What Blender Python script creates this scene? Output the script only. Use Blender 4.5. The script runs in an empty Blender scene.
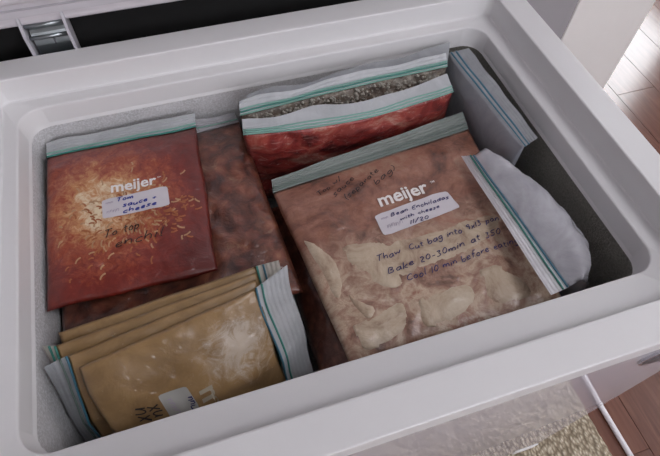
import bpy, bmesh, math, random
import numpy as np
from mathutils import Vector, Matrix, noise
random.seed(7)
S = bpy.context.scene
COL = S.collection

# ------------------------------------------------------------------ camera
FOC = 529.0; PPX, PPY = 330.0, 228.0
R = np.array([[0.95192537, -0.24151246, 0.18844052],
              [-0.30525599, -0.79934022, 0.51756545],
              [0.02562958, -0.55020628, -0.83463535]])
CAMZ = 1.03
cam = bpy.data.cameras.new('camera'); cam.sensor_width = 36.0; cam.lens = FOC / 660 * 36.0
cam.clip_start = 0.01
camo = bpy.data.objects.new('camera', cam); COL.objects.link(camo)
camo.matrix_world = Matrix(((R[0][0], -R[0][1], -R[0][2], 0), (R[1][0], -R[1][1], -R[1][2], 0),
                            (R[2][0], -R[2][1], -R[2][2], CAMZ), (0, 0, 0, 1)))
S.camera = camo

# ------------------------------------------------------------------ light, exposure
WIN_SIDE = 1.5      # strength of the window in the side wall
WIN_FAR = 16.0       # window of the next room
WIN_FRONT_FILL = 3.6  # fill from an added window in the unseen front wall
LAMP = 17.0          # ceiling panel
world = bpy.data.worlds.new('world'); S.world = world; world.use_nodes = True
bg = world.node_tree.nodes['Background']; bg.inputs[0].default_value = (0.75, 0.82, 1, 1); bg.inputs[1].default_value = 0.15
S.view_settings.view_transform = 'Standard'; S.view_settings.look = 'None'
S.view_settings.gamma = 1.0; S.view_settings.use_curve_mapping = False
S.view_settings.exposure = -0.3

# ------------------------------------------------------------------ helpers
def W(px, py, d):
    """point of the place at depth d below the lens, seen at photograph position px, py"""
    r = R @ np.array([(px - PPX) / FOC, (py - PPY) / FOC, 1.0]); r = r * (-d / r[2])
    return Vector((r[0], r[1], CAMZ + r[2]))
def V(x, y, d): return Vector((x, y, CAMZ - d))
def to_px(p):
    c = R.T @ np.array([p[0], p[1], p[2] - CAMZ]); return PPX + FOC * c[0] / c[2], PPY + FOC * c[1] / c[2]

def obj(name, me, mat=None, parent=None, smooth=False):
    o = bpy.data.objects.new(name, me); COL.objects.link(o)
    if mat: me.materials.append(mat)
    if parent: o.parent = parent
    if smooth:
        for p in me.polygons: p.use_smooth = True
    return o
def mesh(name, verts, faces):
    me = bpy.data.meshes.new(name); me.from_pydata([tuple(v) for v in verts], [], faces); me.update(); return me
def tag(o, label, cat, group=None):
    o['label'] = label; o['category'] = cat
    if group: o['group'] = group
    return o
def empty(name, loc):
    o = bpy.data.objects.new(name, None); COL.objects.link(o); o.location = loc; o.empty_display_size = 0.05; return o
def child(name, me, mat, parent, smooth=False, label=None):
    """part given in room coordinates; kept there under a parent"""
    root = parent; off = Vector((0, 0, 0))
    while root: off += root.location; root = root.parent
    if off.length > 0: me.transform(Matrix.Translation(-off))
    o = obj(name, me, mat, parent, smooth)
    if label: o['label'] = label
    return o
def box_me(name, x0, x1, y0, y1, z0, z1, bev=0.0, seg=2, rot=None):
    bm = bmesh.new(); bmesh.ops.create_cube(bm, size=1)
    for v in bm.verts: v.co = Vector(((x0 + x1) / 2 + v.co.x * (x1 - x0), (y0 + y1) / 2 + v.co.y * (y1 - y0), (z0 + z1) / 2 + v.co.z * (z1 - z0)))
    if bev: bmesh.ops.bevel(bm, geom=bm.edges[:], offset=bev, segments=seg, affect='EDGES', profile=0.5)
    if rot: bmesh.ops.transform(bm, matrix=rot, verts=bm.verts)
    me = bpy.data.meshes.new(name); bm.to_mesh(me); bm.free(); return me
def tube_me(name, pts, r, seg=8, closed_ends=True):
    pts = [Vector(p) for p in pts]; vs = []; fs = []
    for i, p in enumerate(pts):
        t = (pts[min(i + 1, len(pts) - 1)] - pts[max(i - 1, 0)]).normalized()
        a = t.cross(Vector((0.13, 0.21, 1))); a = a if a.length > 1e-4 else t.cross(Vector((1, 0, 0))); a.normalize(); b = t.cross(a)
        for k in range(seg):
            th = 2 * math.pi * k / seg; vs.append(p + r * (math.cos(th) * a + math.sin(th) * b))
    for i in range(len(pts) - 1):
        for k in range(seg):
            fs.append((i * seg + k, i * seg + (k + 1) % seg, (i + 1) * seg + (k + 1) % seg, (i + 1) * seg + k))
    if closed_ends: fs.append(tuple(range(seg - 1, -1, -1))); fs.append(tuple((len(pts) - 1) * seg + k for k in range(seg)))
    return mesh(name, vs, fs)
def rrect(x0, x1, y0, y1, r, z, n=6):
    out = []
    for cx, cy, a0 in ((x1 - r, y1 - r, 0), (x0 + r, y1 - r, 90), (x0 + r, y0 + r, 180), (x1 - r, y0 + r, 270)):
        for k in range(n + 1):
            a = math.radians(a0 + 90 * k / n); out.append((cx + r * math.cos(a), cy + r * math.sin(a), z))
    return out
def loft_me(name, loops, cap0=False, cap1=False, sub=None):
    n = len(loops[0]); vs = [p for l in loops for p in l]; fs = []
    for i in range(len(loops) - 1):
        for k in range(n): fs.append((i * n + k, i * n + (k + 1) % n, (i + 1) * n + (k + 1) % n, (i + 1) * n + k))
    if cap0: fs.append(tuple(range(n - 1, -1, -1)))
    if cap1: fs.append(tuple((len(loops) - 1) * n + k for k in range(n)))
    me = mesh(name, vs, fs)
    bm = bmesh.new(); bm.from_mesh(me); bmesh.ops.recalc_face_normals(bm, faces=bm.faces); bm.to_mesh(me); bm.free()
    return me

# ------------------------------------------------------------------ materials
def new_mat(name):
    m = bpy.data.materials.new(name); m.use_nodes = True; nt = m.node_tree
    return m, nt, nt.nodes['Principled BSDF']
def N(nt, kind, **kw):
    n = nt.nodes.new(kind)
    for k, v in kw.items():
        if k in n.inputs.keys(): n.inputs[k].default_value = v
        else: setattr(n, k, v)
    return n
def ramp(nt, fac, stops):
    r = nt.nodes.new('ShaderNodeValToRGB'); e = r.color_ramp.elements
    while len(e) < len(stops): e.new(0.5)
    for el, (p, c) in zip(e, stops): el.position = p; el.color = (*c, 1)
    nt.links.new(fac, r.inputs[0]); return r.outputs[0]
def mixc(nt, fac, a, b, mode='MIX'):
    m = nt.nodes.new('ShaderNodeMix'); m.data_type = 'RGBA'; m.blend_type = mode
    for sock, v in ((m.inputs[0], fac), (m.inputs[6], a), (m.inputs[7], b)):
        if isinstance(v, (int, float)): sock.default_value = v
        elif isinstance(v, tuple): sock.default_value = (*v, 1)
        else: nt.links.new(v, sock)
    return m.outputs[2]
def mth(nt, op, a, b=0.0):
    m = nt.nodes.new('ShaderNodeMath'); m.operation = op
    for s, v in ((m.inputs[0], a), (m.inputs[1], b)):
        if isinstance(v, (int, float)): s.default_value = v
        else: nt.links.new(v, s)
    return m.outputs[0]
def noise_tex(nt, scale, detail=4, rough=0.55, dist=0.0, vec=None, out=0):
    n = N(nt, 'ShaderNodeTexNoise', Scale=scale, Detail=detail, Roughness=rough, Distortion=dist)
    if vec is not None: nt.links.new(vec, n.inputs['Vector'])
    return n.outputs[out]
def bump(nt, p, height, strength=0.3, dist=0.002):
    b = N(nt, 'ShaderNodeBump', Strength=strength, Distance=dist)
    nt.links.new(height, b.inputs['Height']); nt.links.new(b.outputs[0], p.inputs['Normal'])
def coords(nt, which='Object'):
    return nt.nodes.new('ShaderNodeTexCoord').outputs[which]
def plain(name, col, rough=0.5, metal=0.0, coat=0.0, bump_scale=0, bump_s=0.1, var=0.0):
    m, nt, p = new_mat(name)
    p.inputs['Roughness'].default_value = rough; p.inputs['Metallic'].default_value = metal
    p.inputs['Coat Weight'].default_value = coat; p.inputs['Coat Roughness'].default_value = 0.08
    co = coords(nt)
    n = noise_tex(nt, 40, 3, vec=co)
    c2 = tuple(max(0, c * (1 - var - 0.03)) for c in col)
    nt.links.new(mixc(nt, n, col, c2), p.inputs['Base Color'])
    if bump_scale: bump(nt, p, noise_tex(nt, bump_scale, 3, vec=co), bump_s, 0.001)
    return m

M = {}
M['plastic'] = plain('white rim plastic', (0.74, 0.735, 0.74), 0.38, bump_scale=350, bump_s=0.04)
M['enamel'] = plain('white enamel', (0.60, 0.57, 0.62), 0.02, coat=0.0)
M['enamel'].node_tree.nodes['Principled BSDF'].inputs['IOR'].default_value = 1.55
M['lid'] = plain('lid plastic', (0.66, 0.63, 0.66), 0.4, bump_scale=400, bump_s=0.04)
M['gasket'] = plain('gasket', (0.55, 0.53, 0.56), 0.6)
M['chrome'] = plain('zinc plated steel', (0.42, 0.46, 0.47), 0.28, 1.0, var=0.3)
M['flange'] = plain('pale hinge side', (0.50, 0.49, 0.53), 0.4)
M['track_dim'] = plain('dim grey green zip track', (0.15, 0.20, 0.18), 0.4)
M['badge'] = plain('badge grey', (0.16, 0.16, 0.18), 0.3, 0.4)
M['badge_edge'] = plain('badge edge', (0.6, 0.6, 0.64), 0.25, 0.9)
M['foot'] = plain('white foot plastic', (0.85, 0.85, 0.85), 0.4)
M['wall'] = plain('grey wall paint', (0.38, 0.37, 0.385), 0.8, bump_scale=200, bump_s=0.08)
M['trim'] = plain('white trim paint', (0.93, 0.92, 0.89), 0.45)
M['ceil'] = plain('ceiling paint', (0.6, 0.59, 0.58), 0.9)
M['wall_dim'] = plain('brown grey wall paint', (0.74, 0.71, 0.72), 0.9)
M['cord'] = plain('white cord plastic', (0.8, 0.77, 0.8), 0.4)
M['paper'] = plain('label paper', (0.70, 0.66, 0.70), 0.6, var=0.08)
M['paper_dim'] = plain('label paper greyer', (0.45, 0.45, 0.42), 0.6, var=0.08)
M['logo'] = plain('white print', (0.92, 0.87, 0.84), 0.5)
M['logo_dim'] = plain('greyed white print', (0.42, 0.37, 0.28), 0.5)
M['ink_blue'] = plain('blue pen', (0.02, 0.035, 0.28), 0.5)
M['ink_navy'] = plain('navy marker', (0.035, 0.03, 0.13), 0.5)
M['ink_black'] = plain('black marker', (0.02, 0.014, 0.016), 0.5)
M['ink_faint'] = plain('pale purple print', (0.42, 0.36, 0.46), 0.5)
M['track_green'] = plain('green zip track', (0.05, 0.24, 0.20), 0.35)
M['track_teal'] = plain('teal zip track', (0.05, 0.17, 0.24), 0.35)
M['track_pale'] = plain('pale green zip track', (0.22, 0.42, 0.36), 0.4)

def liner_mat():
    m, nt, p = new_mat('frosted freezer wall')
    co = coords(nt)
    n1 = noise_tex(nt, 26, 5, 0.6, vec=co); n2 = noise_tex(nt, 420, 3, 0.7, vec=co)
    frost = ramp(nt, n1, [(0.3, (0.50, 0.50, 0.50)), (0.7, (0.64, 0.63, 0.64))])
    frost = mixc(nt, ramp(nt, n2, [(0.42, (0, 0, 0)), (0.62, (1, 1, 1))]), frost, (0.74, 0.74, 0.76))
    shade_tone = ramp(nt, n2, [(0.35, (0.16, 0.155, 0.13)), (0.65, (0.26, 0.25, 0.22))])
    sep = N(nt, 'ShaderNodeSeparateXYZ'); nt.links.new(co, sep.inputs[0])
    # shade of the right-hand wall painted in as dark olive grey, frost elsewhere
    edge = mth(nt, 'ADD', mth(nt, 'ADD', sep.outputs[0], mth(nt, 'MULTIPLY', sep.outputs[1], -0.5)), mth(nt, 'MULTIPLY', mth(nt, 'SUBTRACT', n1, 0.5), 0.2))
    c = mixc(nt, ramp(nt, mth(nt, 'ADD', edge, 0.5), [(0.56, (0, 0, 0)), (0.64, (1, 1, 1))]), frost, shade_tone)
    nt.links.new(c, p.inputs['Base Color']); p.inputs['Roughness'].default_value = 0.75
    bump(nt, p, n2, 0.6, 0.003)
    return m
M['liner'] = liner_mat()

def wood_mat():
    m, nt, p = new_mat('reddish brown floorboard')
    co = coords(nt); mp = N(nt, 'ShaderNodeMapping'); mp.inputs['Scale'].default_value = (14, 1.2, 14); nt.links.new(co, mp.inputs[0])
    info = nt.nodes.new('ShaderNodeObjectInfo')
    g = noise_tex(nt, 4, 7, 0.6, 1.2, vec=mp.outputs[0])
    c = ramp(nt, g, [(0.3, (0.095, 0.036, 0.024)), (0.55, (0.15, 0.062, 0.042)), (0.75, (0.20, 0.09, 0.062))])
    c = mixc(nt, mth(nt, 'MULTIPLY', info.outputs['Random'], 0.35), c, (0.10, 0.045, 0.035))
    nt.links.new(c, p.inputs['Base Color']); p.inputs['Roughness'].default_value = 0.2
    bump(nt, p, g, 0.10, 0.002)
    return m
M['wood'] = wood_mat()
M['joint'] = plain('dark board joint', (0.03, 0.014, 0.01), 0.7)

def rug_mat():
    m, nt, p = new_mat('beige loop rug')
    co = coords(nt); mp = N(nt, 'ShaderNodeMapping'); mp.inputs['Scale'].default_value = (1.7, 1, 1); nt.links.new(co, mp.inputs[0])
    v = N(nt, 'ShaderNodeTexVoronoi', Scale=110.0); nt.links.new(mp.outputs[0], v.inputs['Vector'])
    n = noise_tex(nt, 60, 4, vec=co)
    h = mth(nt, 'SUBTRACT', 1.0, v.outputs['Distance'])
    c = ramp(nt, mth(nt, 'MULTIPLY', h, mth(nt, 'ADD', n, 0.45)), [(0.3, (0.24, 0.19, 0.13)), (0.6, (0.45, 0.38, 0.28)), (0.9, (0.66, 0.59, 0.47))])
    nt.links.new(c, p.inputs['Base Color']); p.inputs['Roughness'].default_value = 0.95
    bump(nt, p, h, 0.8, 0.006)
    return m
M['rug'] = rug_mat()

def food(name, build, rough=0.32, bscale=60, bs=0.35, coat=0.35):
    """contents pressed against glossy film; build(nt, uv) returns a colour socket"""
    m, nt, p = new_mat(name); uv = coords(nt, 'UV')
    nt.links.new(build(nt, uv), p.inputs['Base Color'])
    p.inputs['Roughness'].default_value = rough; p.inputs['Coat Weight'].default_value = coat + 0.2; p.inputs['Coat Roughness'].default_value = 0.16
    mp = N(nt, 'ShaderNodeMapping'); mp.inputs['Scale'].default_value = (1, 1.6, 1); nt.links.new(coords(nt), mp.inputs[0])
    cn = noise_tex(nt, 26, 3, 0.5, 1.6, vec=mp.outputs[0])
    crease = mth(nt, 'ABSOLUTE', mth(nt, 'SUBTRACT', cn, 0.5))
    cb = N(nt, 'ShaderNodeBump', Strength=0.55, Distance=0.012); nt.links.new(crease, cb.inputs['Height']); nt.links.new(cb.outputs[0], p.inputs['Coat Normal'])
    bump(nt, p, noise_tex(nt, bscale, 4, 0.6, 0.6, vec=coords(nt)), bs, 0.004)
    return m
def b_tomato(nt, uv):
    sub = N(nt, 'ShaderNodeVectorMath', operation='SUBTRACT'); nt.links.new(uv, sub.inputs[0]); sub.inputs[1].default_value = (0.36, 0.55, 0)
    n = noise_tex(nt, 5, 5, 0.65, 0.8, vec=uv, out=1)
    ns = N(nt, 'ShaderNodeVectorMath', operation='SUBTRACT'); nt.links.new(n, ns.inputs[0]); ns.inputs[1].default_value = (0.5, 0.5, 0.5)
    sc = N(nt, 'ShaderNodeVectorMath', operation='SCALE'); nt.links.new(ns.outputs[0], sc.inputs[0]); sc.inputs['Scale'].default_value = 0.55
    ad = N(nt, 'ShaderNodeVectorMath', operation='ADD'); nt.links.new(sub.outputs[0], ad.inputs[0]); nt.links.new(sc.outputs[0], ad.inputs[1])
    ln = N(nt, 'ShaderNodeVectorMath', operation='LENGTH'); nt.links.new(ad.outputs[0], ln.inputs[0])
    fine = noise_tex(nt, 16, 6, 0.75, 1.5, vec=uv)
    d = mth(nt, 'ADD', ln.outputs['Value'], mth(nt, 'MULTIPLY', mth(nt, 'SUBTRACT', fine, 0.5), 0.55))
    return ramp(nt, d, [(0.04, (0.80, 0.66, 0.45)), (0.17, (0.58, 0.28, 0.12)), (0.32, (0.36, 0.075, 0.030)), (0.47, (0.20, 0.022, 0.013)), (0.75, (0.10, 0.012, 0.009))])
def b_chili(nt, uv):
    v = N(nt, 'ShaderNodeTexVoronoi', Scale=15.0); nt.links.new(uv, v.inputs['Vector'])
    n = noise_tex(nt, 9, 6, 0.7, 0.8, vec=uv)
    c = ramp(nt, n, [(0.36, (0.035, 0.012, 0.009)), (0.5, (0.13, 0.045, 0.028)), (0.62, (0.25, 0.095, 0.055)), (0.74, (0.42, 0.26, 0.15))])
    k = ramp(nt, v.outputs['Distance'], [(0.0, (0.33, 0.14, 0.08)), (0.35, (0.20, 0.05, 0.03)), (0.6, (0.06, 0.02, 0.015))])
    return mixc(nt, 0.4, c, k)
def b_deep(nt, uv):
    v = N(nt, 'ShaderNodeTexVoronoi', Scale=20.0); nt.links.new(uv, v.inputs['Vector'])
    n = noise_tex(nt, 12, 6, 0.7, 0.8, vec=uv)
    c = ramp(nt, n, [(0.3, (0.08, 0.025, 0.018)), (0.55, (0.24, 0.08, 0.055)), (0.8, (0.42, 0.20, 0.13))])
    return mixc(nt, 0.45, c, ramp(nt, v.outputs['Distance'], [(0.0, (0.4, 0.16, 0.1)), (0.5, (0.08, 0.03, 0.02))]))
def b_red(nt, uv):
    v = N(nt, 'ShaderNodeTexVoronoi', Scale=8.0); nt.links.new(uv, v.inputs['Vector'])
    n = noise_tex(nt, 5, 5, 0.65, 1.0, vec=uv); n2 = noise_tex(nt, 16, 5, 0.7, 2.0, vec=uv)
    c = ramp(nt, n, [(0.36, (0.06, 0.010, 0.010)), (0.47, (0.30, 0.035, 0.03)), (0.56, (0.45, 0.09, 0.065)), (0.68, (0.62, 0.36, 0.28))])
    c = mixc(nt, mth(nt, 'MULTIPLY', v.outputs['Distance'], 0.6), c, (0.13, 0.02, 0.02))
    return mixc(nt, ramp(nt, n2, [(0.56, (0, 0, 0)), (0.8, (0.75, 0.75, 0.75))]), c, (0.66, 0.48, 0.42))
def b_grain(nt, uv):
    v = N(nt, 'ShaderNodeTexVoronoi', Scale=30.0); nt.links.new(uv, v.inputs['Vector'])
    n = noise_tex(nt, 12, 5, 0.7, 0.5, vec=uv)
    c = ramp(nt, n, [(0.35, (0.10, 0.07, 0.05)), (0.5, (0.30, 0.25, 0.19)), (0.65, (0.55, 0.53, 0.47))])
    return mixc(nt, v.outputs['Distance'], c, (0.08, 0.06, 0.05))
def b_ench(nt, uv):
    n = noise_tex(nt, 3.2, 6, 0.62, 0.8, vec=uv); n2 = noise_tex(nt, 14, 5, 0.7, 1.0, vec=uv)
    sep = N(nt, 'ShaderNodeSeparateXYZ'); nt.links.new(uv, sep.inputs[0])
    f = mth(nt, 'ADD', mth(nt, 'MULTIPLY', n2, 0.32), mth(nt, 'MULTIPLY', n, 0.75))
    a = ramp(nt, f, [(0.40, (0.10, 0.05, 0.035)), (0.5, (0.24, 0.10, 0.065)), (0.6, (0.36, 0.165, 0.11)), (0.72, (0.46, 0.30, 0.21))])
    b = ramp(nt, f, [(0.40, (0.16, 0.085, 0.06)), (0.48, (0.36, 0.20, 0.14)), (0.56, (0.58, 0.44, 0.32)), (0.64, (0.34, 0.15, 0.10)), (0.72, (0.60, 0.48, 0.37))])
    k = ramp(nt, mth(nt, 'ADD', sep.outputs[1], mth(nt, 'MULTIPLY', mth(nt, 'SUBTRACT', n, 0.5), 0.9)), [(0.44, (1, 1, 1)), (0.62, (0, 0, 0))])
    return mixc(nt, k, a, b)
def b_tortilla(nt, uv):
    n = noise_tex(nt, 30, 6, 0.7, 0.8, vec=coords(nt))
    return ramp(nt, n, [(0.32, (0.30, 0.19, 0.13)), (0.45, (0.50, 0.38, 0.27)), (0.6, (0.60, 0.49, 0.36)), (0.75, (0.66, 0.56, 0.43))])
def b_tan_front(nt, uv):
    sub = N(nt, 'ShaderNodeVectorMath', operation='DISTANCE'); nt.links.new(uv, sub.inputs[0]); sub.inputs[1].default_value = (0.30, 0.80, 0)
    n = noise_tex(nt, 7, 6, 0.75, 1.5, vec=uv)
    k = ramp(nt, mth(nt, 'ADD', sub.outputs['Value'], mth(nt, 'MULTIPLY', mth(nt, 'SUBTRACT', n, 0.5), 0.7)), [(0.06, (0.75, 0.75, 0.75)), (0.15, (0.25, 0.25, 0.25)), (0.22, (0, 0, 0))])
    return mixc(nt, k, b_tan(nt, uv), (0.62, 0.54, 0.45))
def b_tan(nt, uv):
    n = noise_tex(nt, 4, 5, 0.6, 0.6, vec=uv); n2 = noise_tex(nt, 40, 3, 0.6, vec=uv)
    c = ramp(nt, n, [(0.3, (0.22, 0.13, 0.052)), (0.55, (0.34, 0.21, 0.09)), (0.8, (0.43, 0.29, 0.14))])
    return mixc(nt, ramp(nt, n2, [(0.66, (0, 0, 0)), (0.78, (0.5, 0.5, 0.5))]), c, (0.5, 0.38, 0.24))
M['tomato'] = food('tomato sauce and cheese', b_tomato, bs=0.25)
M['chili'] = food('brown bean chili', b_chili, bs=0.5)
M['deep'] = food('dark bean chili', b_deep, bs=0.5)
M['red'] = food('frozen red fruit', b_red, bs=0.5)
M['grain'] = food('frosted grain', b_grain, bscale=160, bs=0.8, coat=0.15)
M['ench'] = food('enchilada filling', b_ench, bs=0.4)
M['tortilla'] = food('tortilla', b_tortilla, rough=0.5, coat=0.2, bscale=90, bs=0.25)
M['tan'] = food('tan puree', b_tan, bscale=30, bs=0.25, coat=0.3)
M['tan_front'] = food('tan puree with a frosty air pocket', b_tan_front, bscale=30, bs=0.25, coat=0.3)
M['cheese'] = plain('cheddar shreds', (0.52, 0.17, 0.06), 0.5, var=0.5)
M['cheese_pale'] = plain('pale cheese shreds', (0.66, 0.38, 0.20), 0.5, var=0.5)
M['grit'] = plain('frosty grain lumps', (0.56, 0.53, 0.46), 0.7, var=0.5)
def film_mat(name, col, opac, rough=0.25, bsc=60, bs=0.4):
    m, nt, p = new_mat(name)
    p.inputs['Base Color'].default_value = (*col, 1); p.inputs['Roughness'].default_value = rough
    co = coords(nt); n = noise_tex(nt, 22, 4, 0.6, 1.0, vec=co)
    a = ramp(nt, n, [(0.3, (opac - 0.12,) * 3), (0.7, (min(1, opac + 0.12),) * 3)])
    nt.links.new(a, p.inputs['Alpha']); bump(nt, p, noise_tex(nt, bsc, 4, 0.6, 1.0, vec=co), bs, 0.004)
    return m
M['film_white'] = film_mat('milky plastic film', (0.72, 0.72, 0.77), 0.50)
M['film_clear'] = film_mat('clear plastic film', (0.55, 0.55, 0.58), 0.45)
M['film_grey'] = film_mat('grey plastic film', (0.42, 0.44, 0.48), 0.85)
M['hdr_white'] = film_mat('white zip strip', (0.90, 0.90, 0.93), 0.88, 0.35)
M['hdr_mid'] = film_mat('pale grey zip strip', (0.52, 0.54, 0.56), 0.85, 0.35)
M['hdr_grey'] = film_mat('grey zip strip', (0.42, 0.44, 0.46), 0.75, 0.35)
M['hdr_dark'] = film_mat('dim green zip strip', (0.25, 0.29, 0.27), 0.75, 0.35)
M['hdr_tan'] = film_mat('tan tinted zip strip', (0.52, 0.49, 0.44), 0.85, 0.35)

def emit_mat(name, col, s):
    m, nt, p = new_mat(name); p.inputs['Base Color'].default_value = (0.8, 0.8, 0.8, 1)
    p.inputs['Emission Color'].default_value = (*col, 1); p.inputs['Emission Strength'].default_value = s; return m

# ------------------------------------------------------------------ room
def struct(name, me, mat, parent=None):
    o = obj(name, me, mat, parent)
    if not parent: o['kind'] = 'structure'
    return o
YB = 0.82                                   # wall behind the freezer
TX0, TX1 = 0.845, 1.066                     # white casing at its end
XR, XL, YF, YR, ZC = 2.1, -2.0, -2.4, 3.6, 2.4
floor = struct('floor', box_me('floor', XL, XR, YF, YR, -0.06, -0.004), M['joint'])
struct('ceiling', box_me('ceiling', XL, XR, YF, YR, ZC, ZC + 0.05), M['ceil'])
struct('wall_back', box_me('wall_back', XL, TX0, YB, YB + 0.12, 0, ZC), M['wall'])
struct('trim_1', box_me('trim_1', TX0, TX1, YB - 0.004, YB + 0.13, 0, ZC, 0.003), M['trim'])
struct('wall_left', box_me('wall_left', XL - 0.1, XL, YF, YR, 0, ZC), M['wall_dim'])
struct('wall_right', box_me('wall_right', XR, XR + 0.1, YF, YR, 0, ZC), M['wall_dim'])
struct('wall_front', box_me('wall_front', XL, XR, YF - 0.1, YF, 0, ZC), M['wall_dim'])
struct('wall_far', box_me('wall_far', XL, XR, YR, YR + 0.1, 0, ZC), M['ceil'])
def window(n, axis, pos, a0, a1, z0, z1, strength, col):
    e = obj('window_%d' % n, None); e['kind'] = 'structure'
    def bx(nm, a, b, c, d, p0, p1, mat, bev=0.0):
        me = box_me(nm, p0, p1, a, b, c, d, bev) if axis == 'x' else box_me(nm, a, b, p0, p1, c, d, bev)
        return obj(nm, me, mat, e)
    s = -1 if pos > 0 else 1
    pl = sorted((pos + s * 0.002, pos + s * 0.012)); fr = sorted((pos, pos + s * 0.04))
    bx('pane', a0, a1, z0, z1, *pl, emit_mat('daylight pane %d' % n, col, strength))
    for a, b, c, d in ((a0 - .06, a0, z0 - .06, z1 + .06), (a1, a1 + .06, z0 - .06, z1 + .06), (a0, a1, z0 - .06, z0), (a0, a1, z1, z1 + .06), ((a0 + a1) / 2 - .02, (a0 + a1) / 2 + .02, z0, z1)):
        bx('frame_bar', a, b, c, d, *fr, M['trim'])
window(1, 'x', XR, -0.9, 0.4, 1.0, 2.2, WIN_SIDE, (1.0, 0.97, 0.97))
window(2, 'x', XR, 1.42, 2.3, 0.4, 1.7, WIN_FAR, (0.92, 0.96, 1.0))
window(3, 'y', YF, -0.5, 1.8, 0.7, 2.15, WIN_FRONT_FILL, (0.97, 0.965, 1.04))  # added window, out of view, brightens the upright faces from the front
LX, LY = 1.0, -0.6
lamp = empty('ceiling_light', (LX, LY, ZC)); tag(lamp, 'square flat ceiling light panel in a white frame', 'ceiling light')
child('diffuser', box_me('diffuser', LX - .27, LX + .27, LY - .27, LY + .27, ZC - 0.035, ZC - 0.01), emit_mat('lit diffuser', (0.97, 0.96, 1.03), LAMP), lamp)
for a, b, c, d in ((-.3, -.27, -.3, .3), (.27, .3, -.3, .3), (-.27, .27, -.3, -.27), (-.27, .27, .27, .3)):
    child('frame_bar', box_me('frame_bar', LX + a, LX + b, LY + c, LY + d, ZC - 0.04, ZC), M['trim'], lamp)

# floorboards, laid along the depth of the room
pw, plen = 0.126, 1.22
b0 = None
for i in range(-20, 16):
    x0 = 1.282 + (i - 6) * pw
    if x0 > XR - pw or x0 < XL: continue
    off = {6: 1.077, 5: 0.834}.get(i, (i * 0.437) % plen) % plen
    j = -3
    while True:
        y0 = off + j * plen; y1 = y0 + plen; j += 1
        if y0 > YR - 0.3: break
        if y1 < YF + 0.1: continue
        if b0 is None:
            me = box_me('plank', 0.0003, pw - 0.0003, 0.0003, plen - 0.0003, -0.012, 0.0, 0.0006, 1); me.materials.append(M['wood'])
        o = bpy.data.objects.new('plank', me); COL.objects.link(o); o.parent = floor; o.location = (x0, y0, 0); b0 = o

# rug
bm = bmesh.new(); nx, ny = 240, 240
RX0, RX1, RY0, RY1 = -0.9, 0.575, -0.85, 0.62
vs = []; fs = []
for j in range(ny + 1):
    for i in range(nx + 1):
        x = RX0 + (RX1 - RX0) * i / nx; y = RY0 + (RY1 - RY0) * j / ny
        e = min(i, nx - i, j, ny - j); z = 0.001 if e == 0 else (0.0065 + 0.005 * noise.noise((x * 110, y * 75, 0)) if e > 1 else 0.006)
        jx = 0.003 * noise.noise((y * 80, 3.1, x)) if i in (0, nx) else 0
        vs.append((x + jx, y, z))
for j in range(ny):
    for i in range(nx): a = j * (nx + 1) + i; fs.append((a, a + 1, a + nx + 2, a + nx + 1))
bm.free()
rug = obj('rug', mesh('rug', vs, fs), M['rug'], smooth=True)
tag(rug, 'beige nubby loop rug on the wood floor under the freezer', 'rug')
# cord
pts = [(0.606 + 0.0015 * math.sin(k * 0.6), -0.9 + k * 0.058, 0.0056) for k in range(26)]
cord = obj('power_cord', tube_me('power_cord', pts, 0.0052, 8), M['cord'], smooth=True)
tag(cord, 'white cord lying straight on the floorboards beside the beige rug', 'cord')

# ------------------------------------------------------------------ chest freezer
fz = empty('chest_freezer', (0.10, 0.316, 0.0))
tag(fz, 'white open chest freezer filled with plastic bags of frozen food', 'freezer')
OX0, OX1, OY0, OY1 = -0.245, 0.440, 0.065, 0.567
ZT, ZL = 0.63, 0.60
cab = loft_me('cabinet', [rrect(OX0 + .004, OX1 - .004, OY0 + .002, OY1 - .004, .005, z) for z in (0.035, 0.04, 0.598, 0.603)], cap0=True)
child('cabinet', cab, M['enamel'], fz)
def inset(q, a, z, r): return rrect(q[0] + a, q[1] - a, q[2] + a, q[3] - a, r, z)
outer = (OX0, OX1, OY0, OY1); ris = (-0.2062, 0.4055, 0.0985, 0.5335); lip = (-0.1887, 0.3845, 0.1353, 0.5148)
loops = [inset(outer, 0.003, 0.600, .012), inset(outer, 0, 0.604, .014), inset(outer, 0, 0.6286, .014), inset(outer, 0.0004, 0.6296, .014), inset(outer, 0.0014, ZT, .014),
         inset(ris, -0.0018, ZT, .010), inset(ris, -0.0005, ZT - .0005, .009), inset(ris, 0, ZT - .0018, .008),
         inset(ris, 0.0004, ZL + .003, .008), inset(ris, 0.0010, ZL + .0010, .008), inset(ris, 0.003, ZL, .008),
         inset(lip, -0.002, ZL, .026), inset(lip, -0.0006, ZL - .0006, .025), inset(lip, 0, ZL - .002, .024), inset(lip, 0.0015, ZL - .022, .023), inset(lip, 0.0032, ZL - .026, .022)]
rim = loft_me('rim', loops)
ro = child('rim', rim, M['plastic'], fz)
for p in rim.polygons:                      # wide flat bands stay flat, only the rounded edges and corners are smooth
    p.use_smooth = p.area < 0.00035
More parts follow.
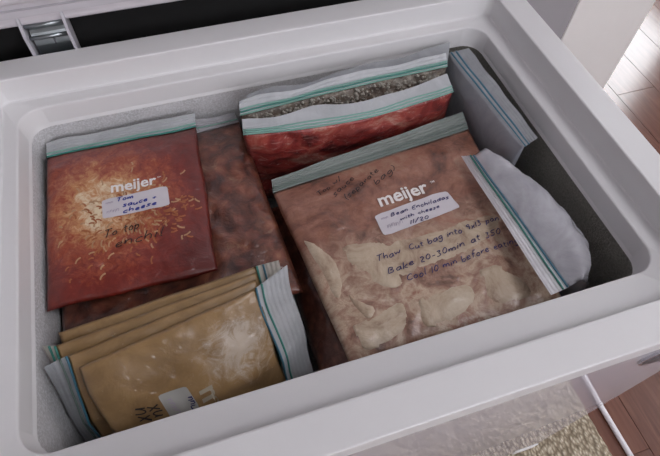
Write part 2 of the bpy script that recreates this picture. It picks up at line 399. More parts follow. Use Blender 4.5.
# liner: frosted walls with small swellings
ll = []; n_l = 20
for k in range(n_l + 1):
    z = ZL - .0255 - k * (0.19 / n_l)
    lp = []
    for (x, y, zz) in rrect(lip[0] + .003, lip[1] - .003, lip[2] + .003, lip[3] - .003, .022, z, 6): lp.append((x, y, zz))
    # subdivide long sides
    den = []
    for i, p in enumerate(lp):
        q = lp[(i + 1) % len(lp)]; L = math.dist(p, q); m = max(1, int(L / 0.008))
        for s in range(m):
            x = p[0] + (q[0] - p[0]) * s / m; y = p[1] + (q[1] - p[1]) * s / m
            c = Vector((x - 0.098, y - 0.325, 0)).normalized()
            a = (0.0022 * (noise.noise((x * 60, y * 60, z * 60)) + 0.4) + 0.0016 * noise.noise((x * 170, y * 170, z * 170))) * min(1, k / 3)
            a = max(-0.001, a) if k else 0
            den.append((x - c.x * a, y - c.y * a, z))
    ll.append(den)
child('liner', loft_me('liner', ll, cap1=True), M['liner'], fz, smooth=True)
# feet
for fx in (OX0 + .035, OX1 - .03):
    for fy in (OY0 + .03, OY1 - .035):
        child('foot', loft_me('foot', [rrect(fx - r, fx + r, fy - r, fy + r, r * .98, z, 5) for r, z in ((.024, .0118), (.027, .0138), (.027, .026), (.02, .037))], True, True), M['foot'], fz)
child('corner_guard', box_me('corner_guard', OX1 - 0.05, OX1 - 0.003, OY0 + .0005, OY0 + 0.03, 0.022, 0.05, 0.004), M['foot'], fz)
# badge on the front face
def oval(name, cx, cz, a, b, y0, y1, mat, parent):
    n = 40; vs = []; fs = []
    for y, s in ((y0, 1), (y1 + .0006, 1), (y1, 0.93)):
        vs += [(cx + a * s * math.cos(2 * math.pi * k / n), y, cz + b * s * math.sin(2 * math.pi * k / n)) for k in range(n)]
    for l in range(2): fs += [(l * n + k, l * n + (k + 1) % n, (l + 1) * n + (k + 1) % n, (l + 1) * n + k) for k in range(n)]
    fs.append(tuple(2 * n + k for k in range(n)))
    return child(name, mesh(name, vs, fs), mat, parent)
bd = oval('badge', 0.370, CAMZ - 0.463, 0.040, 0.021, OY0 + .003, OY0 - .001, M['badge_edge'], fz)
oval('badge_face', 0.370, CAMZ - 0.463, 0.037, 0.018, OY0 + .002, OY0 - .0018, M['badge'], bd)
# lid, standing open on its hinges
tilt = Matrix.Translation((0, 0.574, 0.665)) @ Matrix.Rotation(math.radians(-4), 4, 'X') @ Matrix.Translation((0, -0.574, -0.665))
lid = child('lid', box_me('lid', OX0, OX1, 0.574, 0.628, 0.661, 1.161, 0.006, 3, tilt), M['lid'], fz)
child('inner_panel', box_me('inner_panel', OX0 + .024, OX1 - .024, 0.564, 0.5745, 0.690, 1.14, 0.006, 3, tilt), M['lid'], lid)
gl = [[tilt @ Vector((x, y, z)) for (x, z, _) in rrect(OX0 + i, OX1 - i, 0.665 + i, 1.165 - i, .01, 0)] for i, y in ((.008, .5745), (.009, .5705), (.0165, .5705), (.0175, .5745))]
child('gasket', loft_me('gasket', gl), M['gasket'], lid)
child('gap_shade_strip', box_me('gap_shade_strip', OX0 + .002, OX1 - .002, 0.597, 0.603, 0.46, 0.662, 0.001), plain('black gap shade', (0.005, 0.005, 0.005), 0.9), fz)  # added black strip, stands in for deep shade in the gap under the lid
# hinges
def hinge(cx):
    w = 0.0225; h = empty('hinge', Vector((cx, 0.578, 0.63)) - fz.location); h.parent = fz
    # the leaf: flat plate below, rolled barrel, flat plate above
    prof = [(0.5765, 0.600), (0.577, 0.634), (0.5775, 0.641), (0.5752, 0.6455), (0.5775, 0.650), (0.580, 0.653), (0.5775, 0.6585), (0.579, 0.663), (0.5815, 0.669), (0.584, 0.690)]
    vs = []; fs = []
    for y, z in prof: vs += [(cx - w + .004, y, z), (cx + w - .004, y, z), (cx + w - .004, y + .0016, z), (cx - w + .004, y + .0016, z)]
    for i in range(len(prof) - 1):
        for k in range(4): fs.append((i * 4 + k, i * 4 + (k + 1) % 4, (i + 1) * 4 + (k + 1) % 4, (i + 1) * 4 + k))
    fs += [(3, 2, 1, 0), tuple(range(len(vs) - 4, len(vs)))]
    child('leaf_plate', mesh('leaf_plate', vs, fs), M['chrome'], h)
    for z in (0.6455, 0.6605): child('hinge_pin', tube_me('hinge_pin', [(cx - w, 0.5752, z), (cx + w, 0.5752, z)], 0.0022, 10), M['chrome'], h, True)
    child('slot', box_me('slot', cx + .002, cx + .0035, 0.5758, 0.5775, 0.634, 0.6405), M['badge'], h)
    for s in (-1, 1):
        xx = cx + s * w
        pr = [(0.568, 0.604), (0.585, 0.604), (0.590, 0.650), (0.592, 0.690), (0.578, 0.690), (0.5655, 0.654)]
        vs = [(xx - .0016, y, z) for y, z in pr] + [(xx + .0016, y, z) for y, z in pr]; n = len(pr)
        fs = [tuple(range(n - 1, -1, -1)), tuple(range(n, 2 * n))] + [(k, (k + 1) % n, n + (k + 1) % n, n + k) for k in range(n)]
        me = mesh('side_flange', vs, fs); bm = bmesh.new(); bm.from_mesh(me); bmesh.ops.recalc_face_normals(bm, faces=bm.faces); bm.to_mesh(me); bm.free()
        child('side_flange', me, M['flange'], h)
    return h
hinge(-0.1355); hinge(0.33)

# ------------------------------------------------------------------ freezer bags
def bilin(bl, br, tr, tl):
    return lambda u, v: bl * (1 - u) * (1 - v) + br * u * (1 - v) + tr * u * v + tl * (1 - u) * v
def nrm(f, u, v, e=0.01):
    a = f(min(u + e, 1.0), v) - f(max(u - e, 0.0), v); b = f(u, min(v + e, 1.0)) - f(u, max(v - e, 0.0))
    return a.cross(b).normalized()
class Bag:
    def __init__(s, name, label, mid, mat, t_top, t_bot, lump=0.0015, lscale=45, pw=5, nu=44, nv=44, seed=0, group='bags of frozen food in the freezer', wob=0.0015, flip=False, cat='freezer bag', zip_thin=True, thick=None):
        s.thick = thick
        s.mid = mid; s.seed = seed; s.flip = -1 if flip else 1
        s.t_top, s.t_bot, s.lump, s.ls, s.pw, s.wob = t_top, t_bot, lump, lscale, pw, wob; s.zip_thin = zip_thin
        pts = [mid(u / 4, v / 4) for u in range(5) for v in range(5)]
        c = sum(pts, Vector()) / 25; c.z = min(p.z for p in pts) - t_bot
        s.root = empty(name, c); tag(s.root, label, cat, group)
        vs = []; uvs = []
        for side in (1, -1):
            for j in range(nv + 1):
                for i in range(nu + 1):
                    u, v = i / nu, j / nv; vs.append(s.at(u, v, 0, side)); uvs.append((u, v))
        n1 = (nu + 1) * (nv + 1); fs = []
        for j in range(nv):
            for i in range(nu):
                a = j * (nu + 1) + i; q = (a, a + 1, a + nu + 2, a + nu + 1)
                fs.append(q); fs.append(tuple(n1 + k for k in reversed(q)))
        me = mesh('filled_pouch', vs, fs)
        ul = me.uv_layers.new(name='UVMap')
        for lp in me.loops: ul.data[lp.index].uv = uvs[lp.vertex_index]
        bm = bmesh.new(); bm.from_mesh(me); bmesh.ops.remove_doubles(bm, verts=bm.verts, dist=1e-5); bm.to_mesh(me); bm.free()
        s.body = child('filled_pouch', me, mat, s.root, True)
    def puff(s, u, v):
        a = max(0, 1 - abs(2 * u - 1) ** s.pw); b = max(0, 1 - abs(2 * v - 1) ** s.pw)
        q = (a * b) ** 0.55
        if s.zip_thin and v > 0.86: q *= 1 - 0.55 * (v - 0.86) / 0.14
        return q
    def at(s, u, v, off=0.0, side=1):
        uu, vv = min(max(u, 0), 1), min(max(v, 0), 1)
        p = s.mid(uu, vv); n = nrm(s.mid, uu, vv) * s.flip; q = s.puff(uu, vv)
        w = Vector((noise.noise((uu * 3, vv * 3, s.seed)), noise.noise((uu * 3, vv * 3, s.seed + 9)), 0)) * s.wob
        l = s.lump * (noise.noise((p.x * s.ls + s.seed, p.y * s.ls, p.z * s.ls + side)) + 0.5 * noise.noise((p.x * s.ls * 2.7, p.y * s.ls * 2.7 + s.seed, p.z * s.ls * 2.7)))
        q *= s.thick(uu, vv) if s.thick else 1.0
        t = (s.t_top if side > 0 else s.t_bot) * q + l * min(1, q * 1.6) * (1 if side > 0 else 0.4)
        return p + w + n * side * t + n * off
    def uv(s, px, py):
        best = None
        for i in range(0, 33):
            for j in range(0, 33):
                x, y = to_px(s.at(i / 32, j / 32)); e = (x - px) ** 2 + (y - py) ** 2
                if best is None or e < best[0]: best = (e, i / 32, j / 32)
        u, v = best[1], best[2]
        for _ in range(6):
            x, y = to_px(s.at(u, v)); h = 0.01
            xu, yu = to_px(s.at(u + h, v)); xv, yv = to_px(s.at(u, v + h))
            A = np.array([[(xu - x) / h, (xv - x) / h], [(yu - y) / h, (yv - y) / h]])
            if abs(np.linalg.det(A)) < 1e-6: break
            du, dv = np.linalg.solve(A, [px - x, py - y]); u = min(max(u + 0.8 * du, 0.005), 0.99); v = min(max(v + 0.8 * dv, 0.005), 0.99)
        return u, v
    def frame(s, a, b):
        """surface frame for a line of writing running from a to b (photograph positions on this bag)"""
        ua = Vector(s.uv(*a)); ub = Vector(s.uv(*b)); h = 0.02
        p0 = s.mid(0.5, 0.5); mu = (s.mid(0.5 + h, 0.5) - p0).length / h; mv = (s.mid(0.5, 0.5 + h) - p0).length / h
        d = Vector(((ub.x - ua.x) * mu, (ub.y - ua.y) * mv)); L = d.length; d.normalize(); up = Vector((-d.y, d.x))
        return lambda x, y: (ua.x + (d.x * x + up.x * y) / mu, ua.y + (d.y * x + up.y * y) / mv), L
    def patch(s, name, quad, mat, parent, off=0.0006, n=10, r=0.06, label=None):
        q = [Vector(s.uv(*p)) for p in quad]   # tl tr br bl
        vs = []; fs = []
        for j in range(n + 1):
            for i in range(n + 1):
                a, b = i / n, j / n
                if i in (0, n) and j in (0, n): a += (0.5 - a) * r * 0.5; b += (0.5 - b) * r * 1.2
                w = q[0] * (1 - a) * (1 - b) + q[1] * a * (1 - b) + q[2] * a * b + q[3] * (1 - a) * b
                vs.append(s.at(w.x, w.y, off))
        for j in range(n):
            for i in range(n): k = j * (n + 1) + i; fs.append((k, k + n + 1, k + n + 2, k + 1))
        return child(name, mesh(name, vs, fs), mat, parent, True, label)
    def strokes(s, text, a, b, mat, parent, xh=None, w=0.0010, off=0.0011, name='handwriting'):
        f, L = s.frame(a, b); x = 0.0; lines = []
        for ch in text:
            adv, gl = GLYPH.get(ch, (0.6, [])); jit = 0.12 * math.sin(x * 2.3)
            for pl in gl: lines.append([(x + px + 0.22 * py, py + jit) for px, py in pl])
            x += adv + 0.28
        sc = L / max(x - 0.28, 0.1); sy = xh if xh else sc
        vs = []; fs = []
        for pl in lines:
            pl = smooth_line([(px * sc, py * sy) for px, py in pl])
            for i, (px, py) in enumerate(pl):
                q0, q1 = pl[max(i - 1, 0)], pl[min(i + 1, len(pl) - 1)]
                t = Vector((q1[0] - q0[0], q1[1] - q0[1])); t = t.normalized() if t.length > 0 else Vector((1, 0)); nn = Vector((-t.y, t.x)) * w / 2
                for sg in (1, -1): vs.append(s.at(*f(px + nn.x * sg, py + nn.y * sg), off))
                if i: k = len(vs); fs.append((k - 4, k - 3, k - 1, k - 2))
        return child(name, mesh(name, vs, fs), mat, parent)
    def logo(s, text, a, b, mat, parent, off=0.0008, bold=0.024, squash=1.0, name='logo_print'):
        f, L = s.frame(a, b)
        cu = bpy.data.curves.new('t', 'FONT'); cu.body = text; cu.size = 1; cu.offset = bold; cu.resolution_u = 2
        to = bpy.data.objects.new('t', cu); COL.objects.link(to); dg = bpy.context.evaluated_depsgraph_get(); dg.update()
        me = bpy.data.meshes.new_from_object(to.evaluated_get(dg)); bpy.data.objects.remove(to)
        xs = [v.co.x for v in me.vertices]; x0, x1 = min(xs), max(xs); sc = L / (x1 - x0)
        for v in me.vertices: v.co = s.at(*f((v.co.x - x0) * sc, v.co.y * sc * squash), off)
        me.materials.clear()
        return child(name, me, mat, parent)
    def header(s, tl, tr, mat, ridges=6, n=40, track=(0.06, 0.2), tmats=('track_green', 'track_green'), thick=0.0007, wave=0.0015, name='zip_strip', tr_r=0.0011, base=1.0, sag=Vector((0, 0, 0))):
        """ridged strip beyond the mouth (v = 1), and the coloured zip tracks on it"""
        def hp(u, t):
            b = s.mid(u, base); e = tl * (1 - u) + tr * u + sag * math.sin(math.pi * u)
            d = e - b; side = nrm(s.mid, u, 1.0) * s.flip
            w = Vector((noise.noise((u * 3, 0, s.seed)), noise.noise((u * 3, 1, s.seed + 9)), 0)) * s.wob
            return b + w + d * t + side * wave * 2.2 * noise.noise((u * 4.5, t * 0.8, s.seed + 4)) * t, side
        m = ridges * 4; vs = []; fs = []
        for sg in (1, -1):
            for j in range(m + 1):
                for i in range(n + 1):
                    p, sd = hp(i / n, j / m); rid = 0.0005 * (1 if j % 4 in (1, 2) else 0)
                    vs.append(p + sd * sg * (thick / 2 + rid))
        n1 = (n + 1) * (m + 1)
        for j in range(m):
            for i in range(n):
                a = j * (n + 1) + i; q = (a, a + 1, a + n + 2, a + n + 1); fs.append(q); fs.append(tuple(n1 + k for k in reversed(q)))
        h = child(name, mesh(name, vs, fs), mat, s.root)
        for t, tm in zip(track, tmats):
            pts = []
            for i in range(n + 1):
                p, sd = hp(i / n, t); pts.append(p + sd * 0.0012)
            child('zip_track', tube_me('zip_track', pts, tr_r, 6), M[tm], s.root, True)
        return h

def smooth_line(pl, it=1):
    for _ in range(it):
        if len(pl) < 3: return pl
        out = [pl[0]]
        for a, b in zip(pl, pl[1:]):
            out.append((a[0] * .75 + b[0] * .25, a[1] * .75 + b[1] * .25)); out.append((a[0] * .25 + b[0] * .75, a[1] * .25 + b[1] * .75))
        out.append(pl[-1]); pl = out
    return pl
GLYPH = {
 'a': (.8, [[(.75, .95), (.3, 1), (0, .5), (.25, 0), (.6, .2), (.75, .95), (.75, .2), (.9, 0)]]),
 'b': (.7, [[(0, 1.9), (0, 0), (.1, .7), (.5, 1), (.75, .5), (.45, 0), (0, .1)]]),
 'c': (.65, [[(.65, .85), (.3, 1), (0, .5), (.25, 0), (.7, .15)]]),
 'd': (.75, [[(.7, .9), (.25, 1), (0, .5), (.25, 0), (.65, .3), (.7, 1.9), (.72, .1), (.85, 0)]]),
 'e': (.65, [[(.05, .5), (.6, .6), (.5, 1), (.15, .95), (0, .4), (.3, 0), (.7, .2)]]),
 'f': (.5, [[(.6, 1.7), (.3, 1.9), (.2, 1.4), (.2, 0)], [(0, .95), (.5, 1)]]),
 'g': (.75, [[(.7, .95), (.25, 1), (0, .55), (.3, .1), (.7, .5), (.72, .9), (.7, -.5), (.35, -.8), (0, -.5)]]),
 'h': (.7, [[(0, 1.9), (0, 0), (.1, .75), (.45, 1), (.65, .7), (.65, 0)]]),
 'i': (.2, [[(.1, 1), (.1, 0)], [(.08, 1.4), (.14, 1.5)]]),
 'k': (.65, [[(0, 1.9), (0, 0)], [(.6, 1), (.05, .5), (.65, 0)]]),
 'l': (.25, [[(.1, 1.9), (.1, .1), (.3, 0)]]),
 'm': (1.1, [[(0, 1), (0, 0), (.1, .7), (.35, 1), (.5, .7), (.5, 0), (.6, .7), (.85, 1), (1.05, .7), (1.05, 0)]]),
 'n': (.7, [[(0, 1), (0, 0), (.1, .7), (.4, 1), (.65, .7), (.65, 0)]]),
 'o': (.7, [[(.35, 1), (0, .6), (.15, .05), (.55, .05), (.7, .6), (.35, 1)]]),
 'p': (.7, [[(0, 1), (0, -.8), (0, .6), (.35, 1), (.7, .6), (.4, 0), (0, .15)]]),
 'r': (.5, [[(0, 1), (0, 0), (.1, .7), (.5, 1)]]),
 's': (.6, [[(.6, .9), (.2, 1), (.05, .75), (.5, .4), (.5, .05), (0, .05)]]),
 't': (.5, [[(.2, 1.6), (.2, .15), (.5, 0)], [(-.05, 1.05), (.5, 1.1)]]),
 'u': (.75, [[(0, 1), (0, .3), (.25, 0), (.6, .25), (.65, 1), (.68, .1), (.8, 0)]]),
 'w': (1.0, [[(0, 1), (.2, 0), (.5, .8), (.75, 0), (1, 1)]]),
 'x': (.6, [[(0, 1), (.6, 0)], [(.6, 1), (0, 0)]]),
 'B': (.9, [[(0, 0), (0, 1.8), (.6, 1.7), (.65, 1.2), (.1, .95), (.75, .8), (.8, .2), (0, 0)]]),
 'C': (.9, [[(.9, 1.5), (.5, 1.8), (.05, 1.2), (.1, .4), (.5, 0), (.95, .3)]]),
 'E': (.85, [[(.8, 1.8), (.05, 1.7), (.05, .1), (.85, 0)], [(.05, .95), (.65, 1)]]),
 'T': (1.0, [[(0, 1.7), (1.05, 1.8)], [(.5, 1.75), (.45, 0)]]),
 '0': (.7, [[(.35, 1.7), (0, 1.1), (.05, .3), (.4, 0), (.7, .6), (.6, 1.4), (.35, 1.7)]]),
 '1': (.2, [[(.1, 1.7), (.1, 0)]]), '2': (.75, [[(0, 1.4), (.35, 1.7), (.65, 1.3), (.05, .05), (.75, .05)]]),
 '3': (.7, [[(0, 1.6), (.6, 1.6), (.2, 1), (.65, .6), (.4, 0), (0, .15)]]),
 '5': (.7, [[(.7, 1.7), (.1, 1.65), (.05, 1), (.6, .9), (.6, .15), (0, .1)]]),
 '9': (.65, [[(.6, 1.4), (.3, 1.7), (0, 1.3), (.3, .9), (.6, 1.3), (.55, 0)]]),
 '/': (.5, [[(0, -.1), (.55, 1.8)]]), '-': (.5, [[(0, .7), (.5, .75)]]), '+': (.7, [[(0, .6), (.7, .65)], [(.35, 1.0), (.33, .2)]]),
 '(': (.3, [[(.3, 2), (0, 1.2), (.05, .3), (.3, -.3)]]), ')': (.3, [[(0, 2), (.3, 1.2), (.25, .3), (0, -.3)]]), '.': (.15, [[(.05, 0), (.1, .1)]]), ' ': (.45, []),
}

# ---- bags filling the bottom of the freezer
def flat_bag(name, label, x0, x1, y0, y1, d, mat, tt, tb, **k):
    return Bag(name, label, bilin(V(x0, y0, d), V(x1, y0, d), V(x1, y1, d), V(x0, y1, d)), mat, tt, tb, **k)
deepA = flat_bag('freezer_bag', 'dark brown chili bag lying deep in the gap beside the enchilada bag', 0.058, 0.20, 0.145, 0.40, 0.562, M['deep'], 0.034, 0.026, lump=0.004, lscale=55, seed=3)
deepB = flat_bag('freezer_bag', 'dark bean bag lying underneath the brown chili bag by the frosty wall', -0.180, 0.050, 0.285, 0.43, 0.575, M['deep'], 0.03, 0.026, lump=0.003, lscale=55, seed=5)
deepC = flat_bag('freezer_bag', 'dark bean bag lying hidden underneath the enchilada bag', 0.205, 0.325, 0.145, 0.40, 0.575, M['deep'], 0.03, 0.026, lump=0.003, lscale=55, seed=6)

# ---- brown chili bag under the sauce bag
chili = Bag('freezer_bag', 'reddish brown chili bag lying flat under the tomato sauce bag', bilin(V(-0.180, 0.245, .506), W(303, 292, .506), W(239, 122, .492), V(-0.180, 0.478, .494)), M['chili'], 0.012, 0.020, lump=0.003, lscale=60, seed=11, nu=60, nv=60)
chili.header(V(-0.178, 0.500, .482), W(234, 112, .480), M['film_clear'], ridges=5, track=(0.3,), tmats=('track_pale',), wave=0.003, tr_r=0.0008)

# ---- tomato sauce and cheese bag
tom = Bag('freezer_bag', 'flat red tomato sauce and cheese bag with a white label and blue writing', bilin(W(47, 312, .474), W(218, 270, .474), W(196, 127, .473), W(47, 158, .473)), M['tomato'], 0.0085, 0.005, lump=0.0018, lscale=34, wob=0.0028, seed=21, nu=60, nv=60)
tom.header(W(46, 143, .472), W(195, 113, .470), M['hdr_mid'], track=(0.02, 0.22), tmats=('track_green', 'track_pale'))
lab = tom.patch('label', [(101.8, 200.6), (167, 185.8), (170, 205.5), (102.8, 219.3)], M['paper'], tom.root, label='white paper label with blue handwriting')
tom.strokes('Tom', (116.6, 202.5), (133, 198.5), M['ink_blue'], lab, xh=0.0031, w=0.0013)
tom.strokes('sauce +', (123, 207.5), (156, 199.2), M['ink_blue'], lab, xh=0.0031, w=0.0013)
tom.strokes('cheese', (123, 214), (156, 204.8), M['ink_blue'], lab, xh=0.0031, w=0.0013)
for q in (((106, 205), (113, 203.3)), ((107, 214.5), (119, 211.5))): tom.strokes('nnnn', *q, M['ink_faint'], lab, w=0.0005, name='small_print')
tom.logo('meijer', (111.3, 193), (156.5, 184), M['logo'], tom.root)
tom.logo('TM', (157.5, 178.5), (161, 177.7), M['logo'], tom.root, bold=0.0)
tom.strokes('To top', (103.8, 239), (139, 228), M['ink_black'], tom.root, xh=0.0056, w=0.0011)
tom.strokes('enchil', (115, 249), (162, 236), M['ink_black'], tom.root, xh=0.0056, w=0.0011)
# cheese shreds frozen into the sauce
def shreds(bag, n, cen, sp, parent, mat, seed):
    vs = []; fs = []; rnd = random.Random(seed)
    for _ in range(n):
        cu, cv = rnd.gauss(cen[0], sp[0]), rnd.gauss(cen[1], sp[1])
        if not (0.06 < cu < 0.94 and 0.06 < cv < 0.9): continue
        a = math.atan2(cv - cen[1], cu - cen[0]) + rnd.gauss(0, 0.5); L = rnd.uniform(0.025, 0.05); w = 0.005
        for k in range(4):
            t = k / 3 - 0.5; b = a + 0.5 * t
            for sg in (1, -1): vs.append(bag.at(cu + math.cos(b) * L * t - math.sin(b) * w * sg, cv + math.sin(b) * L * t + math.cos(b) * w * sg, 0.0004 if abs(t) < 0.4 else 0.0001))
            if k: j = len(vs); fs.append((j - 4, j - 3, j - 1, j - 2))
    o = child('cheese_shreds', mesh('cheese_shreds', vs, fs), mat, parent, True); o['kind'] = 'stuff'
shreds(tom, 150, (0.55, 0.38), (0.19, 0.11), tom.root, M['cheese'], 5)
shreds(tom, 110, (0.50, 0.45), (0.17, 0.13), tom.root, M['cheese_pale'], 8)

# ---- enchilada bag
en = Bag('freezer_bag', 'large bean enchilada bag with baking notes and tortilla pieces showing through', bilin(W(351, 367, .503), V(0.322, 0.146, .503), V(0.327, 0.398, .492), W(273, 193, .492)), M['ench'], 0.013, 0.018, lump=0.0028, lscale=32, seed=31, nu=70, nv=70)
en.header(V(0.066 - .001, 0.385, .485), V(0.327, 0.420, .482), M['hdr_dark'], track=(0.1, 0.32), tmats=('track_dim', 'track_dim'), tr_r=0.0008)
def slab(bag, name, outl, mat, parent, h=0.0011):
    """thin piece pressed against the film, its outline given on the bag"""
    pts = [Vector(bag.uv(*p)) for p in outl]
    pts = [Vector(p) for p in smooth_line([tuple(p) for p in pts] + [tuple(pts[0])], 1)[:-1]]
    bm = bmesh.new(); vv = [bm.verts.new((p.x, p.y, 0)) for p in pts]; f = bm.faces.new(vv)
    bmesh.ops.triangulate(bm, faces=[f]); bmesh.ops.subdivide_edges(bm, edges=bm.edges[:], cuts=3, use_grid_fill=True)
    bmesh.ops.triangulate(bm, faces=bm.faces[:])
    bl = [v for v in bm.verts if v.is_boundary]
    bset = set(bl); nrmz = sum(f.normal.z for f in bm.faces)
    for v in bm.verts:
        u, w = v.co.x, v.co.y; v.co = bag.at(u, w, -0.0006 if v in bset else h)
    me = bpy.data.meshes.new(name); bm.to_mesh(me); bm.free()
    return child(name, me, mat, parent, True)
for o in ([(342, 248), (350, 243), (385, 240), (420, 236), (455, 222), (492, 212), (502, 222), (478, 250), (440, 264), (405, 279), (399, 288), (385, 289), (364, 279), (348, 264)],
          [(303, 240), (320, 246), (336, 259), (342, 275), (344, 290), (337, 302), (326, 282), (312, 259)],
          [(348, 294), (362, 302), (378, 307), (371, 321), (360, 314), (352, 304)],
          [(352, 326), (372, 316), (402, 298), (408, 314), (409, 330), (386, 346), (366, 352), (358, 342)],
          [(418, 300), (440, 288), (470, 282), (478, 300), (462, 318), (430, 330), (420, 322)],
          [(478, 270), (500, 262), (520, 275), (536, 296), (512, 305), (488, 302)]):
    slab(en, 'tortilla_piece', o, M['tortilla'], en.root)
lab = en.patch('label', [(373.7, 216.5), (445.6, 191.4), (460.4, 208.5), (384, 237)], M['paper'], en.root, label='white paper label with blue handwriting', off=0.0016)
en.strokes('Bean Enchiladas', (391, 217.5), (448, 199.5), M['ink_navy'], lab, xh=0.0025, w=0.0010, off=0.0021)
en.strokes('with cheese', (400, 221.5), (439, 208.5), M['ink_navy'], lab, xh=0.0022, w=0.0009, off=0.0021)
en.strokes('11/20', (410, 225.3), (428, 219.5), M['ink_navy'], lab, xh=0.0025, w=0.0010, off=0.0021)
for q in (((381.5, 221), (388, 218.7)), ((388, 230), (403, 225))): en.strokes('nnnn', *q, M['ink_faint'], lab, w=0.0005, off=0.0021, name='small_print')
en.logo('meijer', (380.5, 207.5), (429.5, 192), M['logo'], en.root, off=0.0018)
en.logo('TM', (430.5, 184.5), (434.5, 183.2), M['logo'], en.root, bold=0.0, off=0.0018)
for t, a, b in (('Thaw  Cut bag into 9x13 pan', (377, 262.5), (498, 221)), ('Bake 20-30min at 350', (388.5, 274.5), (500, 234.5)), ('Cool 10 min before eating', (407, 282), (518, 243))):
    en.strokes(t, a, b, M['ink_navy'], en.root, xh=0.0038, w=0.0010, off=0.0022)
for t, a, b in (('Top w/', (319, 197), (341, 181)), ('sauce', (335, 198), (354, 180)), ('(separate', (347, 201), (378, 172)), ('bag)', (376, 186), (395, 170))):
    en.strokes(t, a, b, M['ink_black'], en.root, xh=0.0040, w=0.0010, off=0.0022)

# ---- standing red bag and grain bag at the frosty rear wall
def stand(name, label, tL, tR, bL, bR, mat, tt, tb, bow=0.0, **k):
    f = bilin(bL, bR, tR, tL)
    return Bag(name, label, lambda u, v: f(u, v) + Vector((0, -bow * math.sin(math.pi * u) * v ** 2, 0)), mat, tt, tb, flip=False, **k)
red = stand('freezer_bag', 'standing bag of frozen red fruit with a pale green zip', W(243, 134, .452), W(453, 91, .452), V(0.056, 0.446, .600), V(0.318, 0.446, .600), M['red'], 0.011, 0.007, bow=0.013, lump=0.004, lscale=38, seed=41, pw=7, nu=60, nv=40)
red.header(W(242, 119, .444), W(449, 76, .444), M['hdr_mid'], ridges=5, sag=Vector((0, -0.010, 0)), track=(0.02, 0.18, 0.34), tmats=('track_pale', 'track_pale', 'track_pale'), wave=0.004)
grain = stand('freezer_bag', 'frosted bag of pale grain standing behind the red fruit bag', W(240, 115, .450), W(447, 66, .450), V(0.052, 0.482, .600), V(0.33, 0.488, .600), M['grain'], 0.014, 0.006, bow=-0.003, lump=0.004, lscale=120, seed=51, pw=9, nu=90, nv=50)
grain.header(W(240, 103, .437), W(446, 53, .437), M['hdr_mid'], ridges=4, track=(0.05, 0.25, 0.42), tmats=('track_pale', 'track_green', 'track_pale'), wave=0.004, sag=Vector((0, 0.004, 0)))
grain.header(W(250, 96, .446), W(450, 42, .443), M['hdr_grey'], ridges=5, track=(), tmats=(), wave=0.005, name='rear_zip_strip')
vs = []; fs = []; rnd = random.Random(3)
for k in range(520):
    u = rnd.uniform(0.04, 0.96); v = rnd.uniform(0.74, 0.985); p = grain.at(u, v, 0.0004); r = rnd.uniform(0.0014, 0.0036)
    b = len(vs); q = rnd.random() * 3
    for dx, dy, dz in ((1, 0, 0), (-1, 0, 0), (0, 1, 0), (0, -1, 0), (0, 0, 1), (0, 0, -1)):
        dd = Vector((dx * math.cos(q) - dy * math.sin(q), dx * math.sin(q) + dy * math.cos(q), dz)); vs.append(p + dd * r * rnd.uniform(.7, 1.2))
    for a in ((0, 2, 4), (2, 1, 4), (1, 3, 4), (3, 0, 4), (2, 0, 5), (1, 2, 5), (3, 1, 5), (0, 3, 5)): fs.append(tuple(b + x for x in a))
o = child('frosted_grains', mesh('frosted_grains', vs, fs), M['grit'], grain.root, True); o['kind'] = 'stuff'

# ---- bag standing along the side wall, its zip leaning over
sideA = Bag('freezer_bag', 'grey plastic bag with teal zip lines standing along the side wall', bilin(V(0.349, 0.325, .600), V(0.349, 0.495, .600), W(449, 53, .452), W(524, 147, .452)), M['film_grey'], 0.006, 0.009, lump=0.002, lscale=35, seed=61, wob=0.001)
sideA.header(W(537, 138, .444), W(469, 48, .444), M['hdr_grey'], ridges=6, track=(0.06, 0.3), tmats=('track_teal', 'track_teal'), thick=0.001, tr_r=0.0013)

# ---- half empty bag whose zip folds over the enchilada bag
def midB(u, v):
    # u from the front (0) to the rear (1); v from the bottom (0) to the zip (1)
    y = 0.150 + (0.330 - 0.150) * u
    r = 0.362 - 0.048 * u ** 2.2 - 0.034 * (1 - u) ** 7           # how far the film bellies out
    zx = 0.305 - 0.013 * u                                       # where the zip lies
    path = [(0.357, .595), (max(r, .347), .520), (max(r, .340), .478), (r - .006 , .458), (0.55 * r + 0.45 * zx, .4475 - .004 * math.sin(math.pi * u)), (zx, .4565)]
    t = v * (len(path) - 1); i = min(int(t), len(path) - 2); f = t - i
    f0 = path[max(i - 1, 0)]; f1 = path[i]; f2 = path[i + 1]; f3 = path[min(i + 2, len(path) - 1)]
    def cr(a, b, c, d): return 0.5 * (2 * b + (c - a) * f + (2 * a - 5 * b + 4 * c - d) * f * f + (3 * b - a - 3 * c + d) * f ** 3)
    x = cr(f0[0], f1[0], f2[0], f3[0]); d = cr(f0[1], f1[1], f2[1], f3[1])
    yy = y + (0.012 * (1 - v) * (0.5 - u) if v < 0.8 else 0)
    return V(x, yy, d)
bagB = Bag('freezer_bag', 'half empty milky bag with its white zip folded over the enchilada bag', midB, M['film_white'], 0.003, 0.002, lump=0.0030, lscale=40, seed=71, nu=40, nv=60, wob=0.001)
bagB.header(W(551, 295, .462), W(461, 156, .470), M['hdr_white'], ridges=5, track=(0.03, 0.28), tmats=('track_teal', 'track_green'), wave=0.0008, tr_r=0.0011, thick=0.0012)

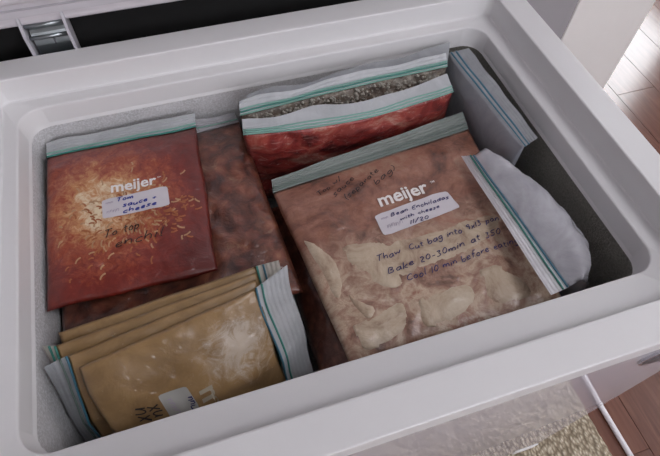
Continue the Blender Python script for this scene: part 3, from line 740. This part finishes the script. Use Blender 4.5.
# ---- four tan bags leaning together
def tan_mid(xl, xr, yl, yr, dt, slant=0.0, k=0.0):
    prof = [(0.0, 0.0), (0.030, 0.021), (0.058, 0.048), (0.070, 0.085), (0.072, 0.125)]    # forward, down
    def f(u, v):
        t = (1 - u) * (len(prof) - 1); i = min(int(t), len(prof) - 2); g = t - i
        fw = prof[i][0] * (1 - g) + prof[i + 1][0] * g; dn = prof[i][1] * (1 - g) + prof[i + 1][1] * g
        x = xl + (xr - xl) * v + slant * (1 - u); y0 = yl + (yr - yl) * v
        lim = 0.151 + 0.0125 * k                                # the lower edge rests against the front wall
        s = min(1.0, (y0 - lim) / 0.072)
        return V(x, y0 - fw * s, dt + dn)
    return f
TG = 'tan puree bags leaning together'
def tanbag(label, xl, xr, yl, yr, dt, k, zip_right, seed, tt=0.006, tb=0.005, slant=0.0, lump=0.0012):
    # v always grows towards the zip
    m = tan_mid(xl, xr, yl, yr, dt, slant, k)
    mid = (lambda u, v: m(1 - u, v)) if zip_right else (lambda u, v: m(u, 1 - v))
    return Bag('freezer_bag', label, mid, M['tan_front'] if seed == 80 else M['tan'], tt, tb, lump=lump, lscale=26, seed=seed, group=TG, pw=8 if seed == 80 else 4, nu=50, nv=60, wob=0.0035 if seed == 80 else 0.0013,
               thick=(lambda u, v: 1.5 - 0.8 * v) if zip_right else (lambda u, v: 0.7 + 0.8 * v))
t3 = tanbag('rearmost tan puree bag, against the chili bag', -0.168, 0.020, 0.249, 0.2645, .462, 3, True, 83, 0.0036, 0.0025)
t3.header(t3.mid(0, 1) + (W(285, 262, .455) - W(262, 268, .455)), t3.mid(1, 1) + Vector((0.025, 0, 0)), M['hdr_tan'], ridges=5, track=(0.02, 0.3), tmats=('track_green', 'track_teal'))
t2 = tanbag('thin tan puree bag, second from the chili bag, its zip at the frosty wall', -0.170, 0.0185, 0.2355, 0.2565, .459, 2, False, 82, 0.0036, 0.0025)
t2.header(t2.mid(0, 1) + Vector((-.012, .004, -.002)), t2.mid(1, 1) + Vector((-.012, .004, -.001)), M['hdr_tan'], wave=0.0004, ridges=3, track=(0.02, 0.45), tmats=('track_green', 'track_green'))
t1 = tanbag('tan puree bag directly behind the front labelled tan bag', -0.160, 0.0165, 0.222, 0.2475, .457, 1, False, 81, 0.0036, 0.0025)
t1.header(t1.mid(0, 1) + Vector((-.022, -.004, -.004)), t1.mid(1, 1) + Vector((-.020, -.004, -.001)), M['hdr_grey'], wave=0.0005, ridges=4, track=(0.02, 0.3), tmats=('track_teal', 'track_dim'))
t0 = tanbag('front tan puree bag with a small label and white ridged zip', -0.150, 0.013, 0.207, 0.2370, .455, 0, True, 80, 0.006, 0.0025, slant=0.012, lump=0.003)
t0.header(W(287, 265, .450), t0.mid(1, 1) + Vector((0.028, 0, 0)), M['hdr_mid'], ridges=7, track=(0.03, 0.2), tmats=('track_teal', 'track_green'), thick=0.001)
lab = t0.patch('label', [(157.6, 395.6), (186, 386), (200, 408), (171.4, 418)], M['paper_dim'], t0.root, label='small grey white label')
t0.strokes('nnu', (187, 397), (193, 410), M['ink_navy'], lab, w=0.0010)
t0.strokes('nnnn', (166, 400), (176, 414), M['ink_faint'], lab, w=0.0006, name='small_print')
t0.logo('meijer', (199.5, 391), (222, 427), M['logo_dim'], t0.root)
t0.strokes('nx', (133, 409), (139, 421), M['ink_black'], t0.root, w=0.0014)
t0.strokes('xu', (147, 407), (154, 417), M['ink_black'], t0.root, w=0.0014)
